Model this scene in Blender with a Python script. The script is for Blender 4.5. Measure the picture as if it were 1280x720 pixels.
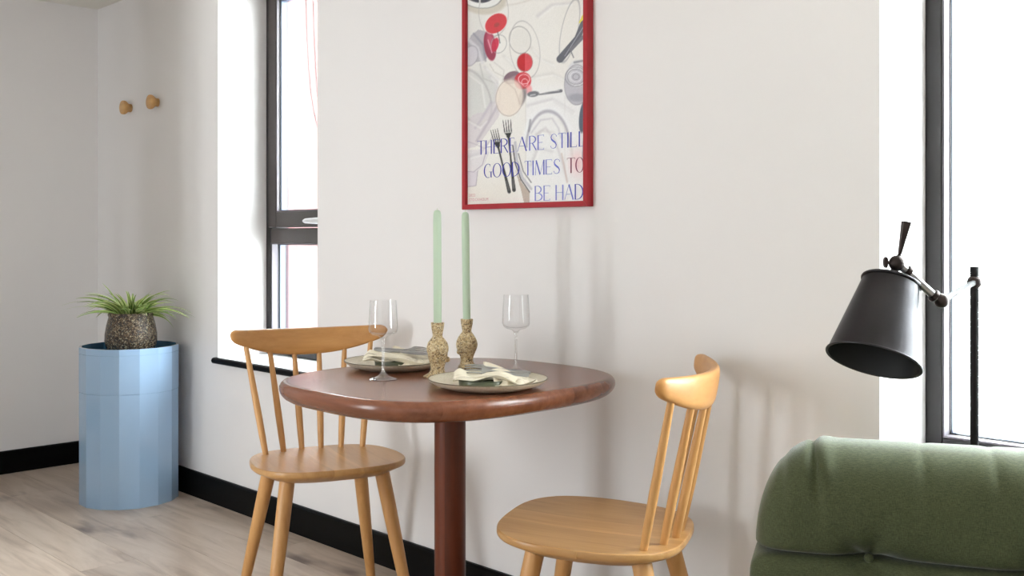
import bpy, bmesh, math, random
import numpy as np
from mathutils import Vector, Matrix
random.seed(4)
for o in list(bpy.data.objects): bpy.data.objects.remove(o)
scene = bpy.context.scene
C = scene.collection
PI = math.pi
# ------------------------------------------------------------------ camera
F, CX, YH, H, D = 1300., 640., 295., 1.105, 2.15     # focal length in px, principal point, eye height, distance to main wall
L_ = math.hypot(1280, F); SN, CS = 1280/L_, F/L_
def cam2w(X, Z):                                       # horizontal camera coordinates -> world x, y
    return Vector((SN*X-CS*Z, CS*X+SN*Z-D))
def onz(px, py, z):                                    # pixel on a horizontal plane
    t = (H-z)*F/(py-YH); w = cam2w((px-CX)/F*t, t); return Vector((w.x, w.y, z))
def ony(px, py, y):                                    # pixel on a plane parallel to the main wall
    u = (px-CX)/F; t = (D+y)/(CS*u+SN); w = cam2w(u*t, t); return Vector((w.x, y, H-(py-YH)/F*t))
def att(px, py, t):                                    # pixel at a known distance
    w = cam2w((px-CX)/F*t, t); return Vector((w.x, w.y, H-(py-YH)/F*t))
cd = bpy.data.cameras.new('camera'); cam = bpy.data.objects.new('camera', cd); C.objects.link(cam)
cd.sensor_width = 36; cd.lens = F/1280*36; cd.shift_y = -(360-YH)/1280; cd.clip_start = .05
cam.location = (0, -D, H)
cam.rotation_euler = (PI/2, 0, math.atan2(CS, SN))
scene.camera = cam
# ------------------------------------------------------------------ sky and daylight
W = bpy.data.worlds.new('overcast_sky'); scene.world = W; W.use_nodes = True
bg = W.node_tree.nodes['Background']; bg.inputs[0].default_value = (.915, .955, 1, 1); bg.inputs[1].default_value = 24.0
def portal(name, loc, rot, sx, sy):
    d = bpy.data.lights.new(name, 'AREA'); d.shape = 'RECTANGLE'; d.size = sx; d.size_y = sy; d.cycles.is_portal = True
    o = bpy.data.objects.new(name, d); C.objects.link(o); o.location = loc; o.rotation_euler = rot
ROOM_X0, ROOM_X1, ROOM_Y0, CEIL = -5.107, 2.6, -3.23, 2.226
WIN1 = (-3.914, -3.191, .585, 2.2); WIN2 = (-1.047, .55, .585, 2.2)
FRONT_WINS = [(-3.13, -2.51, .2, 2.0), (.85, 1.2, .2, 2.0)]  # openings behind the camera; the narrow right one is added for fill light
for i, (a, b, c, d_) in enumerate((WIN1, WIN2)):
    portal('window_portal', ((a+b)/2, .32, (c+d_)/2), (-PI/2, 0, 0), b-a, d_-c)
for a, b, c, d_ in FRONT_WINS:
    portal('window_portal', ((a+b)/2, ROOM_Y0-.2, (c+d_)/2), (PI/2, 0, 0), b-a, d_-c)
vs = scene.view_settings
vs.view_transform = 'Standard'; vs.look = 'None'; vs.gamma = 1; vs.use_curve_mapping = False; vs.exposure = 0.08
# ------------------------------------------------------------------ helpers
def lin(c):
    f = lambda v: v/12.92 if v <= .04045 else ((v+.055)/1.055)**2.4
    return tuple(f(x/255) for x in c)+(1,)
def mat(name, col, rough=.5, metal=0, **kw):
    m = bpy.data.materials.new(name); m.use_nodes = True
    b = m.node_tree.nodes['Principled BSDF']
    b.inputs['Base Color'].default_value = lin(col); b.inputs['Roughness'].default_value = rough; b.inputs['Metallic'].default_value = metal
    for k, v in kw.items(): b.inputs[k.replace('_', ' ')].default_value = v
    return m
def nodes(m): return m.node_tree.nodes, m.node_tree.links, m.node_tree.nodes['Principled BSDF']
def ramp(n, stops):
    r = n.new('ShaderNodeValToRGB'); e = r.color_ramp.elements
    while len(e) < len(stops): e.new(.5)
    for q, (p, c) in zip(e, stops): q.position = p; q.color = lin(c)
    return r
def tex(n, l, kind, scale, vec, **kw):
    t = n.new('ShaderNodeTex'+kind); t.inputs['Scale'].default_value = scale
    for k, v in kw.items(): t.inputs[k].default_value = v
    if vec: l.new(vec, t.inputs['Vector'])
    return t
def mapping(n, l, src, scale=(1, 1, 1), loc=(0, 0, 0), rot=(0, 0, 0)):
    mp = n.new('ShaderNodeMapping'); mp.inputs['Scale'].default_value = scale; mp.inputs['Location'].default_value = loc; mp.inputs['Rotation'].default_value = rot
    l.new(src, mp.inputs['Vector']); return mp.outputs[0]
def coord(n, out='Object'): return n.new('ShaderNodeTexCoord').outputs[out]
def mixc(n, l, a, b, fac, mode='MIX'):
    x = n.new('ShaderNodeMix'); x.data_type = 'RGBA'; x.blend_type = mode
    for i, v in ((6, a), (7, b)):
        if hasattr(v, 'default_value'): l.new(v, x.inputs[i])
        else: x.inputs[i].default_value = v
    if hasattr(fac, 'default_value'): l.new(fac, x.inputs[0])
    else: x.inputs[0].default_value = fac
    return x.outputs[2]
def bump(n, l, b, h, strength, dist=.01):
    q = n.new('ShaderNodeBump'); q.inputs['Strength'].default_value = strength; q.inputs['Distance'].default_value = dist
    l.new(h, q.inputs['Height']); l.new(q.outputs[0], b.inputs['Normal'])
def wood(name, dark, light, axis=0, rough=.4, stave=None, k=1., coat=0., spec=.5, st=(200, 196, 192)):
    m = mat(name, light, rough); n, l, b = nodes(m)
    co = coord(n)
    sc = [11., 11., 11.]; sc[axis] = 1.1
    v = mapping(n, l, co, sc)
    if stave:                                          # glued-up boards: every strip has its own grain offset and tone
        ax, wd = stave
        sep = n.new('ShaderNodeSeparateXYZ'); l.new(co, sep.inputs[0])
        q = n.new('ShaderNodeMath'); q.operation = 'MULTIPLY_ADD'; q.inputs[1].default_value = 1/wd; q.inputs[2].default_value = 50.37; l.new(sep.outputs[ax], q.inputs[0])
        fl = n.new('ShaderNodeMath'); fl.operation = 'FLOOR'; l.new(q.outputs[0], fl.inputs[0])
        wn = n.new('ShaderNodeTexWhiteNoise'); wn.noise_dimensions = '1D'; l.new(fl.outputs[0], wn.inputs['W'])
        vm = n.new('ShaderNodeVectorMath'); vm.operation = 'MULTIPLY_ADD'; vm.inputs[1].default_value = (9, 9, 9)
        l.new(wn.outputs['Color'], vm.inputs[0]); l.new(v, vm.inputs[2]); v = vm.outputs[0]
    t1 = tex(n, l, 'Noise', 1.6*k, v, Detail=5, Roughness=.55, Distortion=.6)
    t2 = tex(n, l, 'Noise', 9*k, v, Detail=3, Roughness=.6)
    mm = n.new('ShaderNodeMath'); mm.operation = 'MULTIPLY_ADD'; mm.inputs[1].default_value = .35; l.new(t2.outputs[0], mm.inputs[0]); l.new(t1.outputs[0], mm.inputs[2])
    r = ramp(n, [(.42, dark), (.82, light)]); l.new(mm.outputs[0], r.inputs[0])
    c = r.outputs[0]
    if stave:
        r2 = ramp(n, [(0, st), (1, (255, 255, 255))]); l.new(wn.outputs['Value'], r2.inputs[0])
        c = mixc(n, l, c, r2.outputs[0], 1., 'MULTIPLY')
    l.new(c, b.inputs['Base Color'])
    bump(n, l, b, t2.outputs[0], .06, .004)
    b.inputs['Specular IOR Level'].default_value = spec; b.inputs['Coat Weight'].default_value = coat; b.inputs['Coat Roughness'].default_value = .25
    return m
def tag(o, label=None, cat=None, group=None, kind=None):
    for k, v in (('label', label), ('category', cat), ('group', group), ('kind', kind)):
        if v: o[k] = v
    return o
def thing(name, label, cat, loc=(0, 0, 0), rz=0, group=None):
    o = bpy.data.objects.new(name, None); C.objects.link(o); o.empty_display_size = .1
    o.location = loc; o.rotation_euler = (0, 0, rz)
    return tag(o, label, cat, group)
class MB:
    """collects verts / faces, builds one mesh object"""
    def __init__(s): s.v, s.f, s.uv = [], [], {}
    def add(s, vs, fs):
        k = len(s.v); s.v += [tuple(x) for x in vs]; s.f += [tuple(i+k for i in f) for f in fs]; return s
    def box(s, x0, x1, y0, y1, z0, z1, m=None):
        vs = [Vector((x, y, z)) for z in (z0, z1) for y in (y0, y1) for x in (x0, x1)]
        if m: vs = [m @ v for v in vs]
        return s.add(vs, [(0, 2, 3, 1), (4, 5, 7, 6), (0, 1, 5, 4), (2, 6, 7, 3), (0, 4, 6, 2), (1, 3, 7, 5)])
    def rings(s, rings, cap0=True, cap1=True, loop=False):
        n = len(rings[0]); vs = [p for r in rings for p in r]; fs = []
        R = len(rings)
        for i in range(R if loop else R-1):
            a, b = i*n, ((i+1) % R)*n
            for j in range(n): fs.append((a+j, a+(j+1) % n, b+(j+1) % n, b+j))
        if not loop:
            if cap0: fs.append(tuple(range(n-1, -1, -1)))
            if cap1: fs.append(tuple((R-1)*n+j for j in range(n)))
        return s.add(vs, fs)
    def lathe(s, prof, n=48, m=None, fn=None, caps=(True, True)):
        rs = []
        for r, z in prof:
            ring = []
            for j in range(n):
                a = 2*PI*j/n; rr = fn(r, z, a) if fn else r
                p = Vector((rr*math.cos(a), rr*math.sin(a), z)); ring.append(m @ p if m else p)
            rs.append(ring)
        return s.rings(rs, *caps)
    def tube(s, pts, rad, n=14, closed=False, caps=True):
        pts = [Vector(p) for p in pts]; N = len(pts)
        rad = rad if hasattr(rad, '__len__') else [rad]*N
        rs = []; up = None
        for i, p in enumerate(pts):
            if closed: t = pts[(i+1) % N]-pts[i-1]
            else: t = pts[min(i+1, N-1)]-pts[max(i-1, 0)]
            t.normalize()
            if up is None: up = Vector((0, 0, 1)) if abs(t.z) < .9 else Vector((1, 0, 0))
            a = t.cross(up).normalized(); b = a.cross(t).normalized(); up = b
            rs.append([p+(a*math.cos(2*PI*j/n)+b*math.sin(2*PI*j/n))*rad[i] for j in range(n)])
        return s.rings(rs, caps, caps, closed)
    def build(s, name, m, parent=None, smooth=True, bevel=0, seg=2, angle=40, sub=0, solid=0):
        me = bpy.data.meshes.new(name); me.from_pydata(s.v, [], s.f); me.update()
        bm = bmesh.new(); bm.from_mesh(me); bmesh.ops.recalc_face_normals(bm, faces=bm.faces); bm.to_mesh(me); bm.free()
        o = bpy.data.objects.new(name, me); C.objects.link(o)
        if m: me.materials.append(m)
        if parent: o.parent = parent
        if solid: q = o.modifiers.new('solid', 'SOLIDIFY'); q.thickness = solid; q.offset = 0
        if bevel:
            q = o.modifiers.new('bevel', 'BEVEL'); q.width = bevel; q.segments = seg; q.limit_method = 'ANGLE'; q.angle_limit = math.radians(angle)
        if sub: q = o.modifiers.new('sub', 'SUBSURF'); q.levels = sub; q.render_levels = sub
        if smooth:
            me.shade_smooth()
            me.set_sharp_from_angle(angle=math.radians(angle))
        return o
def ball(mb, c, r, n=16):
    return mb.lathe([(r*math.sin(PI*k/8)+1e-5, -r*math.cos(PI*k/8)) for k in range(9)], n, Matrix.Translation(Vector(c)))
def frame_to(a, b):                                    # matrix: origin a, z axis towards b
    z = (Vector(b)-Vector(a)).normalized(); q = z.to_track_quat('Z', 'Y').to_matrix().to_4x4()
    return Matrix.Translation(Vector(a)) @ q
# ------------------------------------------------------------------ materials
def paint(name, col, rough=.75):
    m = mat(name, col, rough); n, l, b = nodes(m)
    t = tex(n, l, 'Noise', 180, coord(n), Detail=2); bump(n, l, b, t.outputs[0], .05, .002); return m
M_wall = paint('wall_paint', (228, 224, 223)); M_ceil = paint('ceiling_paint', (226, 222, 214))
M_reveal = M_wall
M_black = mat('black_satin_paint', (6, 5, 5), .5, 0, Specular_IOR_Level=.12); M_white = mat('white_satin', (236, 236, 236), .3)
M_frame = mat('dark_bronze_powder_coat', (30, 27, 28), .4, .2); M_sash = mat('bronze_powder_coat', (58, 51, 49), .4, .2); M_bead = mat('lilac_grey_bead', (104, 97, 104), .5); M_spacer = mat('pale_blue_spacer', (86, 97, 118), .4); M_gasket = mat('black_gasket', (14, 14, 16), .6)
M_glass = bpy.data.materials.new('window_glass'); M_glass.use_nodes = True
n_, l_, = M_glass.node_tree.nodes, M_glass.node_tree.links; n_.clear()
_o = n_.new('ShaderNodeOutputMaterial'); _mx = n_.new('ShaderNodeMixShader'); _t = n_.new('ShaderNodeBsdfTransparent'); _g = n_.new('ShaderNodeBsdfGlossy'); _f = None
_t.inputs[0].default_value = (.97, .985, .98, 1); _g.inputs['Roughness'].default_value = .0
_ge = n_.new('ShaderNodeNewGeometry'); _d = n_.new('ShaderNodeVectorMath'); _d.operation = 'DOT_PRODUCT'; l_.new(_ge.outputs['Incoming'], _d.inputs[0]); l_.new(_ge.outputs['Normal'], _d.inputs[1])
def _m(op, a, b=None):
    q = n_.new('ShaderNodeMath'); q.operation = op
    for i, v in enumerate((a, b)):
        if v is None: continue
        if hasattr(v, 'default_value'): l_.new(v, q.inputs[i])
        else: q.inputs[i].default_value = v
    return q.outputs[0]
_fr = _m('MULTIPLY_ADD', _m('POWER', _m('SUBTRACT', 1., _m('ABSOLUTE', _d.outputs['Value'])), 5.), .9)   # Schlick reflectance of a pane face
_fr.node.inputs[2].default_value = .035
l_.new(_fr, _mx.inputs[0]); l_.new(_t.outputs[0], _mx.inputs[1]); l_.new(_g.outputs[0], _mx.inputs[2]); l_.new(_mx.outputs[0], _o.inputs[0])
M_chrome = mat('brushed_metal', (225, 225, 228), .28, 1); M_steel = mat('cutlery_steel', (172, 172, 172), .3, 1)
M_oak_x = wood('oak_along_x', (178, 128, 74), (206, 160, 104), 0, .32, stave=(1, .085), st=(226, 222, 216))
M_oak_y = wood('oak_along_y', (168, 114, 58), (194, 142, 84), 1, .38)
M_oak_z = wood('oak_along_z', (178, 126, 70), (206, 156, 98), 2, .4)
M_peg = wood('oak_peg', (176, 132, 78), (205, 160, 104), 0, .5)
M_wal_x = wood('cherry_along_x', (106, 60, 38), (146, 88, 60), 0, .23, stave=(1, .118), spec=.55)
M_wal_z = wood('cherry_along_z', (80, 34, 13), (110, 50, 24), 2, .4, stave=(0, .03), spec=.3)
M_red = mat('red_frame_lacquer', (162, 16, 30), .35)
M_blue = mat('blue_lacquer', (162, 194, 228), .1, 0, Coat_Weight=.6, Coat_Roughness=.05)
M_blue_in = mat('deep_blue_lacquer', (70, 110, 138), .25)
M_candle = mat('sage_wax', (184, 202, 178), .45, 0, Subsurface_Weight=.25, Subsurface_Radius=(.01, .012, .008)); M_wick = mat('wick', (215, 214, 200), .9)
M_lamp = mat('bronze_lamp_metal', (40, 39, 40), .36, .85)
def _lamp():
    n, l, b = nodes(M_lamp); t = tex(n, l, 'Noise', 9, coord(n), Detail=4); r = ramp(n, [(.3, (36, 33, 33)), (.75, (58, 56, 59))]); l.new(t.outputs[0], r.inputs[0]); l.new(r.outputs[0], b.inputs['Base Color'])
_lamp()
M_rod = mat('dark_rod', (24, 22, 22), .6, 0, Specular_IOR_Level=.15); M_lamp_in = mat('lamp_inner_black', (7, 8, 9), .6)
M_lampjoint = mat('dark_bronze_fitting', (58, 50, 48), .4, .85)
def floor_mat():
    m = mat('pale_oak_floor', (190, 165, 145), .3); n, l, b = nodes(m); co = coord(n)
    oi = n.new('ShaderNodeObjectInfo'); vm = n.new('ShaderNodeVectorMath'); vm.operation = 'MULTIPLY_ADD'; vm.inputs[1].default_value = (31, 17, 5)
    cx = n.new('ShaderNodeCombineXYZ'); [l.new(oi.outputs['Random'], cx.inputs[i]) for i in range(3)]
    l.new(cx.outputs[0], vm.inputs[0]); l.new(co, vm.inputs[2])
    v = mapping(n, l, vm.outputs[0], (1.2, 9, 9))
    t1 = tex(n, l, 'Noise', 1.5, v, Detail=6, Roughness=.6, Distortion=1.0); t2 = tex(n, l, 'Noise', 14, v, Detail=3)
    r = ramp(n, [(.28, (166, 146, 130)), (.5, (200, 182, 166)), (.75, (218, 203, 190))]); l.new(t1.outputs[0], r.inputs[0])
    v2 = mapping(n, l, vm.outputs[0], (3.2, 9, 9)); t3 = tex(n, l, 'Noise', .8, v2, Detail=3, Roughness=.5)
    r3 = ramp(n, [(.66, (255, 255, 255)), (.8, (150, 140, 138))]); l.new(t3.outputs[0], r3.inputs[0])
    c = mixc(n, l, r.outputs[0], r3.outputs[0], 1., 'MULTIPLY')
    r4 = ramp(n, [(.0, (232, 230, 228)), (1, (255, 255, 255))]); l.new(oi.outputs['Random'], r4.inputs[0]); c = mixc(n, l, c, r4.outputs[0], 1., 'MULTIPLY')
    l.new(c, b.inputs['Base Color']); bump(n, l, b, t2.outputs[0], .08, .003); return m
M_floor = floor_mat(); M_sub = mat('dark_joint', (92, 76, 64), .8)
def speckle(name, base, spots, scale, rough=.5, bmp=.3):
    m = mat(name, base, rough); n, l, b = nodes(m); co = coord(n)
    nz = tex(n, l, 'Noise', scale*.6, co, Detail=3); dv = mixc(n, l, co, nz.outputs['Color'], .012)
    c = None
    v1 = tex(n, l, 'Voronoi', scale, dv); g = n.new('ShaderNodeSeparateColor'); l.new(v1.outputs['Color'], g.inputs[0])
    r = ramp(n, [(0, base)]+spots); r.color_ramp.interpolation = 'CONSTANT'; l.new(g.outputs[0], r.inputs[0])
    l.new(r.outputs[0], b.inputs['Base Color']); bump(n, l, b, v1.outputs['Distance'], bmp, .002); return m
M_terr = speckle('speckled_stoneware', (196, 172, 128), [(.35, (214, 196, 158)), (.58, (172, 142, 96)), (.78, (120, 88, 56)), (.91, (62, 46, 36))], 430, .45)
M_pot = speckle('dark_speckled_glaze', (52, 42, 34), [(.25, (84, 68, 52)), (.5, (120, 102, 80)), (.66, (34, 28, 24)), (.8, (160, 146, 120)), (.92, (72, 70, 66))], 260, .2, .5)
M_soil = mat('dark_soil', (46, 36, 28), .9)
M_plate = speckle('cream_stoneware', (214, 204, 184), [(.5, (206, 195, 173)), (.93, (186, 172, 146))], 420, .35, .05)
M_rim = mat('dark_plate_rim', (104, 92, 70), .4); M_olive = mat('olive_glaze', (74, 78, 56), .3)
M_crystal = M_glass.copy(); M_crystal.name = 'clear_glass'
for q in M_crystal.node_tree.nodes:
    if q.type == 'BSDF_TRANSPARENT': q.inputs[0].default_value = (.995, .995, .995, 1)
    if q.type == 'MATH' and q.operation == 'MULTIPLY_ADD': q.inputs[2].default_value = .045
M_stem = M_crystal.copy(); M_stem.name = 'clear_stem_glass'
for q in M_stem.node_tree.nodes:
    if q.type == 'MATH' and q.operation == 'MULTIPLY_ADD': q.inputs[2].default_value = .26
def napkin_mat():
    m = mat('cream_linen', (226, 216, 196), .85); n, l, b = nodes(m); uv = coord(n, 'UV')
    sep = n.new('ShaderNodeSeparateXYZ'); l.new(uv, sep.inputs[0])
    r = ramp(n, [(0, (228, 218, 198)), (.12, (126, 112, 92)), (.135, (228, 218, 198)), (.19, (150, 134, 112)), (.2, (228, 218, 198)), (.8, (150, 134, 112)), (.812, (228, 218, 198)), (.87, (126, 112, 92)), (.885, (228, 218, 198))])
    r.color_ramp.interpolation = 'CONSTANT'; l.new(sep.outputs[1], r.inputs[0]); l.new(r.outputs[0], b.inputs['Base Color'])
    t = tex(n, l, 'Noise', 900, coord(n), Detail=1); bump(n, l, b, t.outputs[0], .15, .001); return m
M_nap = napkin_mat()
def leaf_mat():
    m = mat('variegated_leaf', (110, 150, 60), .45); n, l, b = nodes(m); uv = coord(n, 'UV'); sep = n.new('ShaderNodeSeparateXYZ'); l.new(uv, sep.inputs[0])
    r = ramp(n, [(0, (222, 230, 172)), (.24, (206, 220, 142)), (.34, (108, 150, 60)), (.66, (92, 134, 50)), (.76, (206, 220, 142)), (1, (222, 230, 172))]); l.new(sep.outputs[0], r.inputs[0])
    oi = n.new('ShaderNodeObjectInfo'); r2 = ramp(n, [(0, (190, 205, 170)), (.5, (255, 255, 255))]); l.new(oi.outputs['Random'], r2.inputs[0])
    l.new(mixc(n, l, r.outputs[0], r2.outputs[0], 1., 'MULTIPLY'), b.inputs['Base Color']); return m
M_leaf = leaf_mat()
def fabric():
    m = mat('sage_green_linen', (76, 80, 58), .9, 0, Sheen_Weight=.3, Sheen_Roughness=.3); n, l, b = nodes(m); co = coord(n)
    a = tex(n, l, 'Noise', 1, mapping(n, l, co, (1100, 1100, 150)), Detail=2); c = tex(n, l, 'Noise', 1, mapping(n, l, co, (150, 150, 1100)), Detail=2)
    mm = n.new('ShaderNodeMath'); mm.operation = 'ADD'; l.new(a.outputs[0], mm.inputs[0]); l.new(c.outputs[0], mm.inputs[1])
    r = ramp(n, [(.35, (52, 56, 32)), (.65, (82, 88, 58))]); hm = n.new('ShaderNodeMath'); hm.operation = 'MULTIPLY'; hm.inputs[1].default_value = .5; l.new(mm.outputs[0], hm.inputs[0]); l.new(hm.outputs[0], r.inputs[0])
    l.new(r.outputs[0], b.inputs['Base Color']); bump(n, l, b, mm.outputs[0], .25, .0008); return m
M_fab = fabric(); M_legblk = mat('black_leg', (28, 26, 25), .4)
M_facade = paint('salmon_brick', (75, 45, 43), .9); M_pink = paint('pink_cladding', (58, 38, 43), .9); M_ground = mat('pale_paving', (190, 188, 184), .9)
# ------------------------------------------------------------------ room shell
def wall_boxes(mb, x0, x1, y0, y1, z0, z1, holes):     # along x
    xs = x0
    for a, b, c, d_ in sorted(holes):
        mb.box(xs, a, y0, y1, z0, z1); mb.box(a, b, y0, y1, z0, c); mb.box(a, b, y0, y1, d_, z1); xs = b
    mb.box(xs, x1, y0, y1, z0, z1); return mb
st = lambda o: tag(o, kind='structure')
st(wall_boxes(MB(), ROOM_X0-.2, ROOM_X1+.2, 0, .30, -.1, CEIL+.15, (WIN1, WIN2)).build('wall_back', M_wall, smooth=False))
st(wall_boxes(MB(), ROOM_X0-.2, ROOM_X1+.2, ROOM_Y0-.3, ROOM_Y0, -.1, CEIL+.15, FRONT_WINS).build('wall_front', M_wall, smooth=False))
st(MB().box(ROOM_X0-.2, ROOM_X0, ROOM_Y0, 0, -.1, CEIL+.15).build('wall_left', M_wall, smooth=False))
st(MB().box(ROOM_X1, ROOM_X1+.2, ROOM_Y0, 0, -.1, CEIL+.15).build('wall_right', M_wall, smooth=False))
st(MB().box(-3.80, -3.69, -1.72, -1.17, -.0, CEIL).build('added_light_baffle', M_wall, smooth=False))  # unseen stub added to keep front-window daylight off the left corner
st(MB().box(ROOM_X0, ROOM_X1, ROOM_Y0, 0, CEIL, CEIL+.15).build('ceiling', M_ceil, smooth=False))
fl = st(MB().box(ROOM_X0, ROOM_X1, ROOM_Y0, 0, -.1, -.0015).build('floor', M_sub, smooth=False))
PW, PL, GAP = .19, 1.9, .0012
pk = {}
def plank_mesh(ln):
    key = round(ln, 3)
    if key not in pk:
        o = MB().box(0, ln-GAP, 0, PW-GAP, -.0015, 0).build('plank', M_floor, smooth=False)
        pk[key] = o.data; bpy.data.objects.remove(o)
    return pk[key]
row, y = 0, -.0
while y > ROOM_Y0+.01:
    y0 = max(y-PW, ROOM_Y0); off = (row*.71) % PL; x = ROOM_X0-off
    while x < ROOM_X1:
        a, b = max(x, ROOM_X0), min(x+PL, ROOM_X1)
        if b-a > .05 and y-PW >= ROOM_Y0-1e-4:
            o = bpy.data.objects.new('plank', plank_mesh(b-a)); C.objects.link(o); o.parent = fl; o.location = (a, y-PW, 0)
        x += PL
    y -= PW; row += 1
def skirting(name, x0, x1, y0, y1, axis):
    mb = MB(); t, h = .016, .105
    prof = [(0, 0), (t, 0), (t, h-.006), (t-.006, h), (0, h)]
    if axis == 'x': rs = [[(x, y0-p, z) for p, z in prof] for x in (x0, x1)]
    else: rs = [[(x0+p, yy, z) for p, z in prof] for yy in (y0, y1)]
    return st(mb.rings(rs).build(name, M_black, smooth=False))
skirting('baseboard_back', ROOM_X0, ROOM_X1, 0, 0, 'x'); skirting('baseboard_left', ROOM_X0, ROOM_X0, ROOM_Y0, -.016, 'y')
# windows: frame y .225 - .295, set deep in the reveal
FY = .225
def ring_frame(mb, x0, x1, z0, z1, wd, y0, y1, wb=None, wt=None):
    wb = wb or wd; wt = wt or wd
    mb.box(x0, x0+wd, y0, y1, z0, z1); mb.box(x1-wd, x1, y0, y1, z0, z1); mb.box(x0+wd, x1-wd, y0, y1, z0, z0+wb); mb.box(x0+wd, x1-wd, y0, y1, z1-wt, z1); return mb
def window(name, w, sill=.603, trans=None):
    x0, x1, z0, z1 = w; e = bpy.data.objects.new(name, None); C.objects.link(e); st(e)
    ring_frame(MB(), x0, x1, sill, z1, .04, FY, FY+.075).build('window_frame', M_frame, e, bevel=.003, seg=1)
    mb = MB().box(x0, x1, FY-.0, FY+.075, z0, sill); mb.build('frame_packer', M_white, e, smooth=False)
    xi, xj = x0+.04, x1-.04
    def pane(a, b, c, d_, y, yf):
        p = MB().box(a, b, y, y+.004, c, d_).build('pane', M_glass, e, smooth=False)
        ring_frame(MB(), a, b, c, d_, .004, yf+.003, y-.004).build('glazing_bead', M_bead, p, smooth=False)
        ring_frame(MB(), a, b, c, d_, .006, y-.004, y-.0005).build('glazing_gasket', M_gasket, p, smooth=False)
        ring_frame(MB(), a+.001, b-.001, c+.001, d_-.001, .006, y+.0045, y+.029).build('glazing_spacer', M_spacer, p, smooth=False)
        MB().box(a, b, y+.03, y+.034, c, d_).build('outer_pane', M_glass, p, smooth=False)
    if trans:
        t0, t1 = trans
        MB().box(xi, xj, FY, FY+.075, t0, t1).build('transom', M_sash, e, bevel=.003, seg=1)
        pane(xi, xj, sill+.04, t0, FY+.036, FY)
        s = ring_frame(MB(), xi-.004, xj+.004, t1+.003, z1-.036, .062, FY-.012, FY+.05, .066).build('opening_sash', M_sash, e, bevel=.003, seg=1)
        pane(xi+.058, xj-.058, t1+.069, z1-.098, FY+.006, FY-.012)
        return e, s
    pane(xi, xj, sill+.04, z1-.04, FY+.036, FY)
    return e, None
w1, sash = window('window_1', WIN1, trans=(1.074, 1.138))
hc = ony(395, 276, FY-.03); hz = hc.z
hb = MB().lathe([(.0135, 0), (.0135, .014), (.010, .02), (.001, .021)], 24, Matrix.Translation((hc.x+.006, FY-.012, hz)) @ Matrix.Rotation(PI/2, 4, 'X'))
hd = hb.build('handle_rose', M_chrome, sash)
hp = MB()
prof = [(-.085, .006), (-.075, .010), (-.04, .0115), (0, .013), (.03, .013), (.04, .010)]
hp.rings([[(hc.x+.006+a, FY-.036+math.sin(2*PI*k/12)*.006, hz+math.cos(2*PI*k/12)*r) for k in range(12)] for a, r in prof])
hp.build('handle_lever', M_chrome, sash)
w2, _ = window('window_2', WIN2)
for i, w in enumerate(FRONT_WINS):  # unseen windows; the last is the added fill opening
    e = bpy.data.objects.new('window_%d' % (i+3), None); C.objects.link(e); st(e)
    x0, x1, z0, z1 = w
    ring_frame(MB(), x0, x1, z0, z1, .06, ROOM_Y0-.2, ROOM_Y0-.13).build('window_frame', M_frame, e, smooth=False)
    MB().box((x0+x1)/2-.04, (x0+x1)/2+.04, ROOM_Y0-.2, ROOM_Y0-.13, z0+.06, z1-.06).build('mullion', M_frame, e, smooth=False)
    for s in (0, 1):
        a, b = ((x0+.06, (x0+x1)/2-.04), ((x0+x1)/2+.04, x1-.06))[s]
        MB().box(a, b, ROOM_Y0-.17, ROOM_Y0-.165, z0+.06, z1-.06).build('pane', M_glass, e, smooth=False)
def sill(parent, w, zt):
    x0, x1, z0, _z = w
    o = MB().box(x0, x1, 0, FY, z0, zt).build('sill_board', M_white, parent, smooth=False)  # plain white top surface behind the black nosing
    nb = MB(); h = zt-z0+.005; z0 -= .005; r = h/2
    prof = [(0, z0-.002), (-.010, z0-.002)]+[(-.010-(r+.001)*math.sin(PI*k/6), z0-.002+(r+.001)*(1-math.cos(PI*k/6))) for k in range(1, 6)]+[(-.010, zt), (0, zt)]
    nb.rings([[(x, p, z) for p, z in prof] for x in (x0-.018, x1+.018)]).build('sill_nosing', M_black, parent, smooth=True, angle=50)
sill(w1, WIN1, .603); sill(w2, WIN2, .603)
# roller blind chain in the first window
rb = thing('roller_blind', 'white roller blind with hanging beaded chain inside the bronze framed window with handle', 'blind', (0, 0, 0))
bt = 2.168
MB().tube([(WIN1[0]+.02, .15, bt), (WIN1[1]-.02, .15, bt)], .026, 20).build('fabric_roll', M_white, rb)
MB().box(WIN1[1]-.018, WIN1[1], .12, .18, bt-.03, WIN1[3]).build('bracket', M_chrome, rb, smooth=False)
MB().box(WIN1[0], WIN1[0]+.018, .12, .18, bt-.03, WIN1[3]).build('bracket', M_chrome, rb, smooth=False)
ch = MB(); pa = [ony(p, q, .15) for p, q in ((382.5, 0), (383.5, 40), (385.5, 80), (388.5, 115), (392.5, 140), (397, 158))]
pb = [ony(p, q, .15) for p, q in ((391.5, 0), (392.5, 40), (394.5, 80), (396.2, 110), (399, 140))]
pathv = [Vector((pa[0].x, .15, bt-.02))]+pa+[Vector(((pa[-1].x+pb[-1].x)/2+.012, .15, pa[-1].z-.022))]+pb[::-1]+[Vector((pb[0].x, .15, bt-.02))]
acc = 0; beads = []
for i in range(len(pathv)-1):
    a, b = pathv[i], pathv[i+1]; ln = (b-a).length; d_ = acc
    while d_ < ln: beads.append(a.lerp(b, d_/ln)); d_ += .0095
    acc = d_-ln
for p in beads: ch.lathe([(.0001, -.0030), (.0028, -.0015), (.0028, .0015), (.0001, .0030)], 6, Matrix.Translation(p))
tag(ch.build('bead_chain', mat('grey_bead', (58, 56, 58), .5), rb), kind='stuff')
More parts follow.
